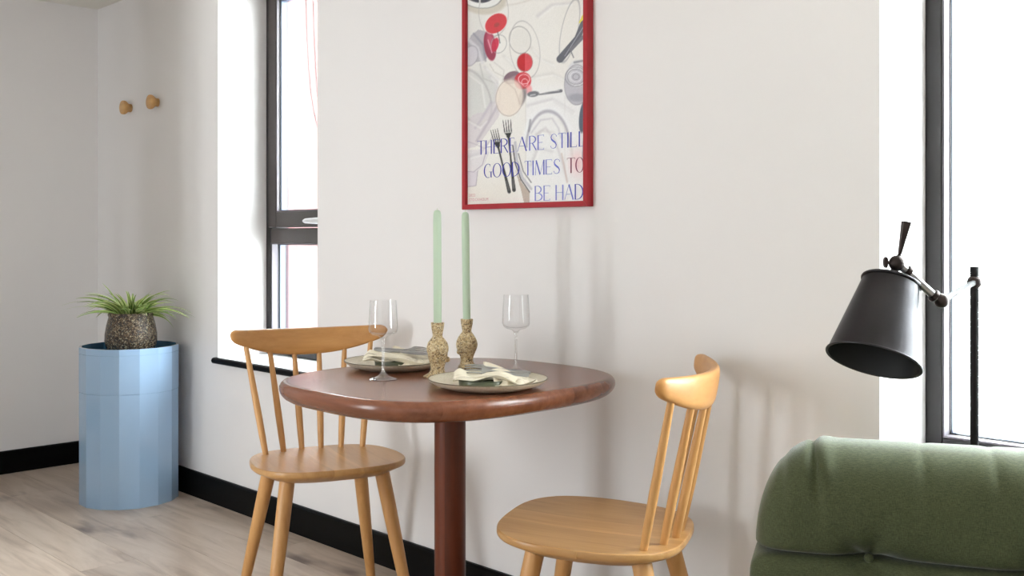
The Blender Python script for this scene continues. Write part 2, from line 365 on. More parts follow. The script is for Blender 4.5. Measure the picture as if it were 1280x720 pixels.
# outside
nb = thing('neighbouring_building', 'pale pink rendered building seen overexposed through the window panes', 'building', (0, 4.6, 0))
MB().box(-15, -4.6, 0, .4, -3, 4.2).build('facade', M_facade, nb, smooth=False)
st(wall_boxes(MB(), ROOM_X0-.2, ROOM_X1+.2, .301, .336, -.1, CEIL+.15, (WIN1, WIN2)).build('outer_cladding', M_pink, smooth=False))
st(MB().box(-16, 10, .4, 14, -3.2, -3).build('ground_outside', M_ground, smooth=False))
# ------------------------------------------------------------------ dining table
TX, TY, TZ = -1.957, -.44, .755
tb = thing('dining_table', 'reddish brown wooden pedestal dining table with rounded square top, set for two', 'table', (TX, TY, 0))
def sq(a, b, n, k, N=96):
    out = []
    for j in range(N):
        t = 2*PI*j/N; c, s = math.cos(t), math.sin(t); r = (abs(c/a)**n+abs(s/b)**n)**(-1/n)
        out.append((r*c, r*s))
    return out
TA, TB, TH = .352, .392, .048
top = MB(); rs = []
for ins, z in ((.036, -.048), (.028, -.0478), (.019, -.045), (.011, -.040), (.005, -.033), (.0015, -.026), (0, -.020), (.0008, -.013), (.0035, -.007), (.008, -.0025), (.014, -.0004), (.02, 0)):
    rs.append([(x, y, TZ+z) for x, y in sq(TA-ins, TB-ins, 2.9, 0)])
top.rings(rs); top.build('table_top', M_wal_x, tb, angle=60)
PXC = onz(556.5, 487, TZ)
MB().lathe([(.039, .0), (.039, TZ-TH)], 48).build('column', M_wal_z, tb)
bm_ = MB(); bm_.lathe([(.19, 0), (.2, .006), (.2, .018), (.19, .026), (.06, .034), (.04, .04)], 64).build('base', M_wal_x, tb)
# ------------------------------------------------------------------ chairs
def make_chair(label, loc, rz):
    e = thing('dining_chair', label, 'chair', loc, rz, None)
    # seat: rounded outline, tilted back slightly, chamfered underneath
    tilt = .034
    def outline(ins):
        o = []
        for x, y in sq(.211-ins, .219-ins, 3.3, 0, 88):
            w = 1+.09*(x/.2) if x < 0 else 1.0
            w *= 1-.02*max(0, x/.2)**2
            xx = x+.017
            if x > 0: xx -= .012*(y/.2)**2
            o.append((xx, y*w))
        return o
    s = MB(); rs = []
    for ins, z in ((.055, -.038), (.05, -.0385), (.046, -.038), (.004, -.018), (.001, -.015), (0, -.012), (0, -.005), (.001, -.0015), (.003, 0), (.05, -.0015), (.11, -.0035), (.17, -.0045)):
        rs.append([(x, y, .455+z+tilt*x) for x, y in outline(ins)])
    s.rings(rs); s.build('seat', M_oak_x, e, angle=32)
    # legs
    for sx in (1, -1):
        for sy in (1, -1):
            a = Vector((.115*sx, .135*sy, .432+tilt*.12*sx)); b = Vector((.205*sx-.01, .205*sy, .0))
            pts = [a.lerp(b, t) for t in (0, .04, .3, .6, .9, 1)]
            MB().tube(pts, [.0215, .0215, .0205, .018, .015, .0145], 20).build('leg', M_oak_z, e)
    # spindles
    def top_of(b): return Vector((-(.234-.041*b*b), .198*b, .735+.043*b*b))
    for b in (-1, -.6, -.2, .2, .6, 1):
        p0 = Vector((-(.171-.048*b*b), .149*b, .447)); p1 = top_of(b)+Vector((-.003, .002*b, .02))
        MB().tube([p0.lerp(p1, t) for t in (0, .15, .35, .6, 1)], [.0085, .0098, .0105, .0095, .0072], 16).build('spindle', M_oak_z, e)
    # crest rail: crescent, deepest in the middle, ends turned forward
    cr = MB(); rs = []
    for k in range(-40, 41):
        u = k/40; b = u*1.24
        x = -(.240-.046*b*b); y = .198*b
        dx, dy = 2*.046*b, .198
        q = math.hypot(dx, dy); nx, ny = dy/q, -dx/q      # forward normal in plan
        e_ = abs(u)
        endr = math.sqrt(max(0, 1-max(0, (e_-.90)/.10)**2)) if e_ > .90 else 1
        zt = .815+.008*u*u; hb_ = .083-.048*abs(u)**2.2; hh = (hb_*.5)*max(endr, .12)
        zc = zt-hb_*.5
        th = (.0135-.001*e_)*max(endr, .15)
        ring = []
        for j in range(20):
            a = 2*PI*j/20; c_, s_ = math.cos(a), math.sin(a)
            pc = abs(c_)**.6*math.copysign(1, c_); ps = abs(s_)**.6*math.copysign(1, s_)
            lean = -.16*(ps*hh)
            ring.append((x+nx*(pc*th)+lean, y+ny*(pc*th), zc+ps*hh))
        rs.append(ring)
    cr.rings(rs); cr.build('crest_rail', M_oak_y, e, angle=50)
    return e
make_chair('light oak spindle-back dining chair pulled out from the table beside the window sill', (-2.572, -.391, 0), math.radians(-20.1))
make_chair('light oak spindle-back dining chair tucked under the table beside the green armchair', (-1.530, -.353, 0), math.radians(206.1))
# ------------------------------------------------------------------ table setting
RGT = Vector((cam2w(1, 0)-cam2w(0, 0)).to_3d()); FWD = Vector((cam2w(0, 1)-cam2w(0, 0)).to_3d())
ANG = math.atan2(RGT.y, RGT.x)                          # objects laid out with x = towards the sofa, y = towards the wall
def plate(c, r, label, dlabel, doff):
    e = thing('dinner_plate', label, 'plate', (c.x, c.y, TZ), 0, 'dinner plates')
    pr = [(r*.62, 0), (r*.66, .001), (r*.9, .011), (r*.985, .0195), (r, .0225), (r*.985, .0232), (r*.93, .018), (r*.8, .0092), (r*.6, .0058), (.001, .005)]
    MB().lathe(pr, 72, caps=(True, False)).build('plate_body', M_plate, e, angle=60)
    rim = MB(); k = 72
    rim.rings([[(math.cos(2*PI*j/k)*q, math.sin(2*PI*j/k)*q, z) for j in range(k)] for q, z in ((r*1.0005, .0218), (r*1.002, .0228), (r*.996, .0238), (r*.984, .0236))], False, False).build('rim_line', M_rim, e)
    d = thing('side_dish', dlabel, 'dish', (c.x+doff.x, c.y+doff.y, TZ+.0062), 0, 'olive side dishes')
    q = .056
    MB().lathe([(q*.9, 0), (q*.985, .002), (q, .006), (q*1.01, .0165), (q*.985, .018), (q*.95, .0165), (q*.93, .006), (.001, .005)], 56, caps=(True, False)).build('dish_body', M_olive, d, angle=50)
    return e, d
P1 = onz(610, 474, .775); P2 = onz(494, 451, .775)
d1 = RGT*-.010+FWD*-.024; d2 = RGT*.004+FWD*-.012
plate(P1, .138, 'cream stoneware plate by the table edge, fork tines showing on its napkin', 'olive green dish under the napkin with visible fork tines', d1)
plate(P2, .134, 'cream stoneware plate nearer the window, napkin partly behind the wine glass', 'olive green dish under the napkin near the window', d2)
def sheet(fn, nu, nv, mb, uvs):
    k = len(mb.v)
    for i in range(nu+1):
        for j in range(nv+1):
            mb.v.append(tuple(fn(i/nu, j/nv))); uvs.append((i/nu, j/nv))
    for i in range(nu):
        for j in range(nv):
            a = k+i*(nv+1)+j; mb.f.append((a, a+1, a+nv+2, a+nv+1))
def napkin(c, off, label, mirror=1, seed=1):
    e = thing('linen_napkin', label, 'napkin', (c.x, c.y, TZ), ANG, 'linen napkins')
    rnd = random.Random(seed); ph = [rnd.uniform(0, 6) for _ in range(6)]
    mb = MB(); uvs = []
    m = mirror
    sm = lambda t: t*t*(3-2*t)
    def body(u, v):                                      # long folded pad over the dish, left end rolled
        x = -.078+.192*u; wdt = .036+.012*math.sin(PI*u)
        y = (-.030+.010*math.sin(3*u+ph[0]))+(v-.5)*2*wdt*(.8+.2*math.sin(5*u+ph[1]))
        base = .0305-.014*sm(min(1, max(0, (u-.52)/.3)))
        z = base+.0050*math.sin(10*v+2.6*u+ph[2])+.0038*math.sin(19*v-4*u+ph[3])+.004*math.sin(7*u+ph[4])
        z += .010*math.exp(-((u-.06)/.1)**2)*math.sin(PI*v)
        z -= .008*max(0, 1-u/.06)
        z = max(z, .0105+.012*max(0, (math.hypot(x, y)-.1)/.035))
        return (x*m, y, z+.002)
    sheet(body, 44, 26, mb, uvs)
    def drop(u, v):                                      # front corner spilling over the dish rim on to the plate
        x = .010+.088*u+.012*v; y = -.046-.050*v*(1-.35*abs(u-.35))
        z = .033-.0205*sm(min(1, v*1.5))-.010*u*(1-v)+.0035*math.sin(19*u+3*v+ph[5])*(1-.3*v)
        z = max(z, .0125+.02*max(0, (math.hypot(x, y)-.105)/.035))
        return (x*m, y, z)
    sheet(drop, 30, 12, mb, uvs)
    def back(u, v):                                      # pointed flap behind the cutlery
        x = -.012+.105*u; y = .004+.075*v*(1-abs(u-.12)/.9)
        z = .034-.012*u+.010*math.sin(PI*v*.8)*(1-u*.7)+.012*v*(1-u)
        return (x*m, y, z)
    sheet(back, 20, 12, mb, uvs)
    def under(u, v):                                     # second layer showing below at the rolled end
        x = -.078+.09*u; y = -.058+.05*v
        z = .0275+.004*math.sin(12*v+5*u+ph[1])+.003*math.sin(8*u)
        return (x*m, y, z)
    sheet(under, 18, 12, mb, uvs)
    o = mb.build('cloth', M_nap, e, solid=.0016, angle=180)
    uvl = o.data.uv_layers.new(name='UVMap')
    for lp in o.data.loops: uvl.data[lp.index].uv = uvs[lp.vertex_index]
    return e
napkin(P1, d1, 'cream striped linen napkin under the fork and knife on the plate by the table edge', 1, 3)
napkin(P2, d2, 'cream striped linen napkin on the plate behind the window side wine glass', 1, 8)
def ribbon(mb, pts, wid, th, side=None):                 # flat bar along pts (local x = along), half widths wid
    pts = [Vector(p) for p in pts]; rs = []
    for i, p in enumerate(pts):
        t = (pts[min(i+1, len(pts)-1)]-pts[max(i-1, 0)]).normalized(); a = Vector((-t.y, t.x, 0)).normalized(); n = a.cross(t)*-1
        w = wid[i]; h = th if not hasattr(th, '__len__') else th[i]
        rs.append([p+a*w*c+n*h*s for c, s in ((1, .3), (.7, 1), (-.7, 1), (-1, .3), (-1, -.3), (-.7, -1), (.7, -1), (1, -.3))])
    mb.rings(rs)
def fork(label, a, b, roll=0):
    L = (b-a).length; e = thing('dinner_fork', label, 'fork', a, math.atan2(b.y-a.y, b.x-a.x), 'dinner forks'); e.rotation_euler[0] = roll
    sl = (b.z-a.z)
    Z = lambda t: sl*t
    nb_ = MB(); T = [0, .05, .15, .35, .5, .58, .64, .68, .72]
    ribbon(nb_, [(L*t, 0, Z(t)+.004*math.sin(max(0, (t-.5))*6)) for t in T], [.004, .0055, .005, .0036, .0025, .0028, .0055, .0105, .0118], [.0014]*5+[.0016]*2+[.0011]*2)
    nb_.build('fork_handle', M_steel, e)
    for k in range(4):
        q = MB(); y = (k-1.5)*.0068
        ribbon(q, [(L*t, y*(1 if t < .9 else 1.0), Z(t)+.004*math.sin((t-.5)*6)-.004*max(0, t-.85)/.15) for t in (.70, .76, .86, .95, 1)], [.0026, .0021, .0019, .0016, .0006], .0011)
        q.build('tine', M_steel, e)
    return e
def knife(label, a, b, roll=0):
    L = (b-a).length; e = thing('table_knife', label, 'knife', a, math.atan2(b.y-a.y, b.x-a.x), 'table knives'); e.rotation_euler[0] = roll
    sl = b.z-a.z
    q = MB(); T = [0, .03, .15, .3, .44, .48]
    ribbon(q, [(L*t, 0, sl*t) for t in T], [.0035, .005, .0055, .005, .004, .0035], .0026); q.build('knife_handle', M_steel, e)
    q = MB(); T = [.48, .52, .6, .8, .93, 1]
    ribbon(q, [(L*t, 0, sl*t) for t in T], [.0035, .0055, .0068, .007, .0055, .0015], .0009); q.build('blade', M_steel, e); return e
def at_plate(c, x, y, z): return Vector((c.x, c.y, TZ+z))+RGT*x+FWD*y
fork('steel fork with tines over the rolled napkin end on the plate by the table edge', at_plate(P1, .094, -.030, .033), at_plate(P1, -.050, .002, .054), -.85)
knife('steel knife lying beside the fork on the plate by the table edge', at_plate(P1, .098, .004, .034), at_plate(P1, -.040, .034, .048), -.25)
fork('steel fork pointing towards the candle holders on the window side plate', at_plate(P2, -.055, .008, .052), at_plate(P2, .092, .020, .040), .6)
knife('steel knife lying across the napkin on the window side plate', at_plate(P2, -.055, -.012, .052), at_plate(P2, .088, -.014, .036), .5)
def wine_glass(c, hgt, label):
    e = thing('wine_glass', label, 'glass', (c.x, c.y, TZ), 0, 'wine glasses'); k = hgt/.195
    out = [(.0345, .0), (.0348, .0012), (.030, .0028), (.014, .008), (.006, .016), (.0038, .026), (.0034, .05), (.0038, .085), (.006, .101), (.012, .107), (.026, .1105), (.0335, .116), (.0362, .123), (.0355, .14), (.0335, .175), (.0322, .195)]
    inn = [(.0314, .195), (.0326, .175), (.0346, .14), (.0352, .124), (.0326, .118), (.025, .1135), (.011, .111), (.0005, .110)]
    MB().lathe([(r, z*k) for r, z in out[:9]], 48, caps=(True, True)).build('stem_and_foot', M_stem, e, angle=70)
    MB().lathe([(r, z*k) for r, z in out[8:]+inn], 56, caps=(True, True)).build('bowl', M_crystal, e, angle=70)
    return e
wine_glass(onz(479, 474, TZ), .193, 'clear stemmed wine glass in front of the window side plate')
wine_glass(onz(645, 465, TZ), .199, 'clear stemmed wine glass behind the plate with the fork tines')
def holder(c, hgt, rot, label, clabel, cl, lean):
    e = thing('candle_holder', label, 'candle holder', (c.x, c.y, TZ), ANG+rot, 'speckled candle holders')
    k = hgt/.135
    prof = [(.026, 0), (.027, .003), (.020, .010), (.0175, .018), (.0175, .026), (.020, .038), (.0235, .052), (.0255, .064), (.0255, .074), (.0235, .085), (.0185, .093), (.0135, .099), (.0128, .104), (.0145, .112), (.0165, .122), (.0178, .1335), (.0172, .135), (.012, .1352), (.011, .126), (.0005, .126)]
    fine = []
    for i in range(len(prof)-1):
        for t in (0, .5): fine.append((prof[i][0]*(1-t)+prof[i+1][0]*t, (prof[i][1]*(1-t)+prof[i+1][1]*t)))
    fine.append(prof[-1])
    def fn(r, z, a):
        g = math.exp(-((z-.060)/.030)**2)
        r2 = r*(.93+g*.20*abs(math.sin(2*a+z*52))**.8)
        f = math.exp(-((z-.001)/.010)**2)
        return r2*(1+f*(.55*max(0, math.cos(a-PI*1.08))**3+.12*math.cos(3*a)))
    MB().lathe([(r, z*k) for r, z in fine], 64, fn=lambda r, z, a: fn(r, z/k, a), caps=(True, True)).build('holder_body', M_terr, e, angle=70)
    b = MB(); ball(b, (.0235, .004, .043*k), .0075, 14); b.build('knob', M_terr, e)
    cz = TZ+.1262*k
    q = thing('taper_candle', clabel, 'candle', (c.x, c.y, cz), 0, 'green taper candles')
    pts = []; n = 16
    for i in range(n+1):
        t = i/n; pts.append(Vector((RGT.x*lean*t, RGT.y*lean*t, (cl-.012)*t)))
    tip = pts[-1]
    MB().tube(pts+[tip+Vector((0, 0, .005)), tip+Vector((0, 0, .010)), tip+Vector((0, 0, .012))], [.0100]*2+[.0102]*(n-2)+[.0098, .0092, .0074, .0040, .0022], 28).build('wax', M_candle, q, angle=50)
    MB().tube([tip+Vector((0, 0, .011)), tip+Vector((.0006, 0, .0165))], .0012, 8).build('wick', M_wick, q)
holder(onz(547, 471, TZ), .135, 0, 'speckled stoneware candle holder between the two plates, with splayed foot', 'pale green taper candle in the holder between the two plates', .288, -.001)
holder(onz(583.5, 460, TZ), .130, 2.4, 'speckled stoneware candle holder behind the folded napkin towards the wall', 'pale green taper candle in the holder towards the wall', .292, -.004)
# ------------------------------------------------------------------ poster
YF = -.027
pl = ony(577, 262, YF); xr = ony(742, 257, 0).x
PX0, PX1, PZ0, PZ1 = pl.x, xr, 1.1855, 1.9255
FW = .0155
po = thing('framed_poster', 'red framed poster of wine glasses and forks with blue lettering above the table', 'poster', ((PX0+PX1)/2, 0, PZ0))
ox, oz = (PX0+PX1)/2, PZ0
hw, hh = (PX1-PX0)/2, PZ1-PZ0
def rail(p):                                              # mitred moulding: list of 4 plan corners (x, z)
    m = MB(); m.rings([[(x, y, z) for x, z in p] for y in (YF, -.0005)]); m.build('frame_rail', M_red, po, smooth=False, bevel=.001, seg=1)
rail([(-hw, 0), (hw, 0), (hw-FW, FW), (-hw+FW, FW)]); rail([(-hw, hh), (-hw+FW, hh-FW), (hw-FW, hh-FW), (hw, hh)])
rail([(-hw, 0), (-hw+FW, FW), (-hw+FW, hh-FW), (-hw, hh)]); rail([(hw, 0), (hw, hh), (hw-FW, hh-FW), (hw-FW, FW)])
YP = -.016
NX, NZ = 210, 300
gx = np.linspace(-hw+FW-.002, hw-FW+.002, NX); gz = np.linspace(FW-.002, hh-FW+.002, NZ)
GX, GZ = np.meshgrid(gx, gz, indexing='ij')
s_ = -(GX+ox); nn = YP+D; Xc = -SN*s_+CS*nn; Zc = CS*s_+SN*nn
U = CX+F*Xc/Zc; V = YH+F*(H-(GZ+oz))/Zc                    # the print's drawing coordinates
rng = np.random.RandomState(2)
col = np.zeros((NX, NZ, 3)); col[:] = (231, 228, 224)
sm01 = lambda t: np.clip(t, 0, 1)**2*(3-2*np.clip(t, 0, 1))
def put(a, c):
    global col
    a = np.clip(a, 0, 1)[..., None]; col = col*(1-a)+np.array(c, float)*a
def esd(cx, cy, rx, ry, rot):
    r = math.radians(rot); x = (U-cx)*math.cos(r)+(V-cy)*math.sin(r); y = -(U-cx)*math.sin(r)+(V-cy)*math.cos(r)
    q = np.sqrt((x/rx)**2+(y/ry)**2); return (q-1)*min(rx, ry), x, y
def ell(cx, cy, rx, ry, rot, c, al=1, soft=1.2, half=None):
    d_, x, y = esd(cx, cy, rx, ry, rot); a = al*sm01(.5-d_/soft)
    if half == 'l': a = a*(U < cx)
    if half == 'r': a = a*(U >= cx)
    if half == 't': a = a*sm01((cy-V)/6+.5)
    put(a, c)
def ring(cx, cy, rx, ry, rot, c, w=1., al=.7, half=None):
    d_, x, y = esd(cx, cy, rx, ry, rot); a = al*sm01(1-np.abs(d_)/w)
    if half == 't': a = a*(V < cy)
    put(a, c)
def line(pts, w, c, al=1, soft=.8):
    best = np.full(U.shape, 1e9); N = len(pts)-1
    for i in range(N):
        (x0, y0), (x1, y1) = pts[i], pts[i+1]; dx, dy = x1-x0, y1-y0; t = np.clip(((U-x0)*dx+(V-y0)*dy)/(dx*dx+dy*dy+1e-9), 0, 1)
        ww = w if not hasattr(w, '__len__') else w[i]+(w[i+1]-w[i])*t
        best = np.minimum(best, np.hypot(U-x0-t*dx, V-y0-t*dy)-ww/2)
    put(al*sm01(.5-best/soft), c)
def poly(pts, c, al=1):
    ins = np.zeros(U.shape, bool); N = len(pts)
    for i in range(N):
        (x0, y0), (x1, y1) = pts[i], pts[(i+1) % N]
        cnd = ((y0 > V) != (y1 > V)) & (U < (x1-x0)*(V-y0)/((y1-y0) if y1 != y0 else 1e-9)+x0); ins ^= cnd
    put(al*ins, c)
# ground tones of the print
put(sm01((U-657)/2)*sm01((V-95)/25), (233, 232, 232)); put(sm01((620-U)/25)*sm01((150-V)/60)*.6, (214, 213, 210)); put(sm01((V-200)/50)*sm01((662-U)/40)*.5, (220, 212, 200))
put(.5*sm01((U-690)/20)*sm01((120-V)/80), (228, 224, 218))
for y0 in (-25, -60, -95): ring(655, y0, 60, 26, -20, (196, 188, 180), 2, .35)
# plates and cloth folds
ell(603, -2, 30, 20, 8, (196, 188, 174), .8, 4); ell(600, -8, 28, 18, 8, (232, 232, 230)); ring(600, -8, 28, 18, 8, (120, 118, 118), 1, .7); ell(599, -10, 20, 13.5, 8, (72, 74, 84)); line([(599, -20), (600, 8)], 2, (226, 226, 226))
ell(595, 122, 24, 34, 20, (206, 206, 204), .8, 8); ring(592, 122, 20, 36, -20, (168, 164, 166), 2.2, .55)
line([(600, 80), (604, 98), (622, 105), (626, 122)], 1.6, (178, 176, 174), .6, 2); line([(618, 78), (630, 88), (628, 104)], 1.2, (190, 186, 182), .6, 2)
line([(612, 80), (618, 90), (632, 97)], 1.2, (190, 186, 180), .6)
poly([(582, 158), (591, 143), (606, 140), (612, 130), (622, 124), (630, 132), (622, 148), (602, 176), (594, 184), (582, 186)], (206, 198, 204), .7)
line([(624, 128), (612, 150), (596, 176)], 3, (178, 168, 180), .6, 3); line([(614, 128), (600, 152), (594, 160)], 3, (186, 178, 190), .6, 3); line([(582, 176), (596, 181), (606, 186), (616, 170)], 1, (170, 160, 172), .6, 2)
poly([(582, 214), (598, 214), (606, 205), (612, 190), (600, 186), (582, 188)], (214, 208, 214), .6)
poly([(582, 214), (597, 214), (595, 232), (582, 234)], (206, 198, 210), .7); line([(582, 214), (592, 215), (603, 206), (607, 192)], 1, (168, 156, 172), .7); line([(582, 234), (595, 232), (597, 214)], 1, (160, 150, 164), .7)
for k, (pa_, pb_, pc_) in enumerate((((584, 92), (600, 104), (604, 132)), ((606, 84), (622, 100), (618, 128)), ((630, 70), (644, 84), (648, 90)), ((612, 96), (626, 112), (622, 140)), ((668, 96), (690, 92), (706, 100)), ((660, 132), (690, 124), (716, 140)), ((668, 176), (676, 164), (692, 166)), ((664, 206), (672, 186), (690, 190)), ((700, 148), (712, 168), (716, 196)), ((586, 196), (600, 192), (610, 178)), ((584, 150), (598, 158), (606, 150)), ((672, 20), (690, 6), (712, 4)), ((664, 60), (676, 74), (690, 80)))):
    line([pa_, pb_, pc_], 3.5, (196, 192, 196) if k % 2 else (206, 203, 200), .5, 5); line([(p_[0]+2.5, p_[1]+2) for p_ in (pa_, pb_, pc_)], 2, (244, 243, 242), .5, 3)
line([(657, 92), (657, 262)], .8, (206, 203, 202), .6); line([(706, 120), (706, 215)], 1.2, (216, 212, 212), .6)
# first glass: bowl, wine, shadow
ring(617, 15, 18.5, 30, 0, (170, 166, 164), .9, .6)
poly([(582, 58), (589, 44), (598, 37), (606, 39), (608, 52), (611, 70), (605, 76), (595, 78), (583, 84)], (172, 168, 176), .9); line([(586, 50), (597, 60), (603, 78)], 4, (214, 212, 216), .8, 3); line([(592, 42), (604, 56), (607, 76)], 2.4, (140, 138, 152), .7, 2)
ell(588, 70, 9, 13, 20, (206, 202, 208), .9); ring(588, 70, 9, 13, 20, (150, 146, 156), 1, .6)
ell(612.5, 57, 7.5, 19, -8, (150, 44, 72), .95); ell(613, 52, 4, 10, -10, (216, 104, 128), .6, 4); line([(610, 50), (615, 66)], 1.2, (240, 200, 210), .7)
ell(620, 29.3, 15.2, 11, -38, (206, 58, 68)); ring(620, 29.3, 15.6, 11.4, -38, (236, 224, 222), .8, .8); ell(621, 31, 3.5, 2.5, -30, (140, 70, 60), .6, 2)
ring(623.5, 55, 9.5, 11.5, 20, (160, 158, 160), .8, .8); ell(619, 56, 4.2, 9, 15, (196, 34, 66), .9); line([(622, 40), (624, 48), (625, 54)], 1, (70, 66, 72), .9)
# second glass
ring(650, 50, 13.5, 17, -10, (150, 146, 146), .9, .8); ell(651, 51, 12, 15, -10, (222, 219, 214), .5); ring(656, 62, 18.5, 36, -8, (176, 172, 172), .8, .7)
ell(656, 78, 9.3, 11, 5, (186, 14, 30), 1, 1, 'l'); ell(656, 78, 9.3, 11, 5, (214, 72, 82), 1, 1, 'r'); ring(656, 78, 9.6, 11.4, 5, (150, 60, 66), .8, .7)
ell(640, 97, 11, 7.5, -25, (126, 100, 112), .95); ell(643, 99, 6, 4, -25, (176, 150, 156), .7, 3)
ell(653.5, 101, 10.5, 11, 20, (206, 52, 62), .95); ring(655, 99, 7, 6, 0, (244, 196, 200), 1, .9); ring(656, 103, 4, 4.5, 0, (244, 210, 212), .8, .8); ell(661, 112, 4, 6, 0, (232, 150, 156), .8, 3)
ell(653, 121, 4.4, 11, 15, (126, 118, 122), .9, 3)
ell(637, 122, 17, 23, 8, (233, 220, 208), .85, 4); ring(637, 122, 17, 23, 8, (172, 154, 146), .8, .7); line([(630, 100), (644, 112), (650, 130)], 1, (198, 180, 168), .7, 2)
# small fork lying across
ell(666.5, 117.5, 7.5, 3.6, -6, (112, 114, 122)); line([(663, 119), (669, 118)], 1.2, (210, 210, 214), .9); line([(674, 118), (690, 115.5), (701.5, 113.5)], [1.6, 2.6, 3.6], (104, 104, 112)); line([(680, 116.5), (699, 113.5)], .8, (196, 196, 200), .9)
# upper right: glass, crossed dark blade and napkin
ring(712, 38, 10, 40, 12, (160, 158, 162), .9, .7); line([(731, 24), (722, 48), (700, 74)], [7, 8, 9], (98, 98, 108)); line([(729, 34), (706, 70)], 1.2, (170, 170, 182), .7); line([(731, 44), (714, 62)], 4, (118, 118, 126)); line([(712, 60), (717, 72)], 1.4, (120, 120, 126)); poly([(723, 29), (730, 15), (731.5, 15), (731.5, 21), (725, 29)], (226, 214, 84))
ell(721, 106, 15.5, 25, 0, (186, 184, 192), .95); ell(722, 92, 13, 17, 0, (216, 215, 218), .9, 3); ell(721, 96, 9, 9, 0, (176, 172, 184), .6, 4)
for q in (4, 7, 10.5, 13.5): ring(720, 96, q, q*.9, 0, (128, 126, 136) if q != 7 else (240, 240, 242), .9, .75)
ring(721, 106, 15.5, 25, 0, (146, 144, 152), .8, .8); ell(722, 122, 12, 5, 0, (150, 148, 160), .7, 4); line([(718, 78), (728, 76)], 2.5, (130, 130, 138), .8, 2)
ell(729, 146, 5, 20, 6, (92, 100, 116)); line([(730, 165), (728.5, 195), (731, 225)], 1.8, (120, 118, 134), .9)
# plate and cloth on the white side
ring(686, 182, 30, 44, 0, (236, 236, 238), 6, .9, 't'); ring(685, 184, 27, 45, 0, (160, 156, 168), 2.4, .75, 't'); line([(664, 166), (676, 150), (690, 148), (698, 160), (701, 172)], 1.6, (186, 182, 192), .6, 3)
line([(670, 168), (682, 160), (694, 176), (704, 206), (709, 226)], 2, (206, 200, 204), .8, 4); line([(702, 192), (706, 212), (709, 228)], 1.4, (204, 184, 176), .8, 2); line([(663, 150), (661, 164)], 2.4, (150, 148, 156), .8, 2)
put(.5*np.exp(-((U-722)/10)**2-((V-204)/16)**2), (240, 176, 180))
line([(644, 178), (646, 200), (653, 222), (664, 236)], 3.2, (196, 194, 200)); line([(641, 182), (644, 204), (651, 224), (662, 240)], 1.5, (66, 64, 70), .9); line([(648, 192), (654, 214), (664, 228)], 1.2, (84, 82, 90), .8)
poly([(644, 212), (652, 228), (662, 241), (662, 262), (657, 262), (652, 240)], (176, 158, 144), .8)
# two dark forks
def pfork(p, q, tl, spread):
    (x0, y0), (x1, y1) = p, q; dx, dy = x1-x0, y1-y0; n = math.hypot(dx, dy); dx, dy = dx/n, dy/n; sx, sy = -dy, dx
    line([(x0+dx*(tl+8), y0+dy*(tl+8)), (x0+dx*n*.55, y0+dy*n*.55), (x1-dx*12, y1-dy*12), (x1, y1)], [2.2, 2.0, 3.6, 4.6], (44, 44, 46)); line([(x1-dx*14, y1-dy*14), (x1-dx*2, y1-dy*2)], .9, (130, 130, 128), .8)
    poly([(x0+dx*tl-sx*spread, y0+dy*tl-sy*spread), (x0+dx*tl+sx*spread, y0+dy*tl+sy*spread), (x0+dx*(tl+8)+sx*1.2, y0+dy*(tl+8)+sy*1.2), (x0+dx*(tl+8)-sx*1.2, y0+dy*(tl+8)-sy*1.2)], (42, 42, 44))
    for k in (-1, -.33, .33, 1): line([(x0+sx*spread*k, y0+sy*spread*k), (x0+dx*(tl+1)+sx*spread*.85*k, y0+dy*(tl+1)+sy*spread*.85*k)], [.7, 1.5], (44, 44, 46), .95, .6)
pfork((617.5, 162), (636.5, 239.5), 16, 4.3); pfork((633.5, 150), (642.5, 237.5), 15, 4.8)
line([(631, 166), (640, 165)], 1.2, (206, 204, 198), .9)
col += rng.normal(0, 2.2, col.shape[:2])[..., None]
me = bpy.data.meshes.new('print')
vv = np.stack([GX, np.full_like(GX, YP), GZ], -1).reshape(-1, 3)
idx = np.arange(NX*NZ).reshape(NX, NZ); q4 = np.stack([idx[:-1, :-1], idx[1:, :-1], idx[1:, 1:], idx[:-1, 1:]], -1).reshape(-1, 4)
me.from_pydata(vv.tolist(), [], q4.tolist())
ca = me.color_attributes.new('Print', 'FLOAT_COLOR', 'POINT')
cl_ = np.clip(col.reshape(-1, 3)/255, 0, 1); cl_ = np.where(cl_ <= .04045, cl_/12.92, ((cl_+.055)/1.055)**2.4)
ca.data.foreach_set('color', np.concatenate([cl_, np.ones((len(cl_), 1))], 1).astype(np.float32).ravel())
M_print = mat('poster_print', (255, 255, 255), .45); n_, l_, b_ = nodes(M_print); at = n_.new('ShaderNodeVertexColor'); at.layer_name = 'Print'; l_.new(at.outputs[0], b_.inputs['Base Color'])
me.materials.append(M_print); pr = bpy.data.objects.new('print', me); C.objects.link(pr); pr.parent = po; pr['label'] = 'painted wine glasses, plates and forks'
MB().box(-hw+FW, hw-FW, YP+.001, -.001, FW, hh-FW).build('backing_board', M_white, po, smooth=False)
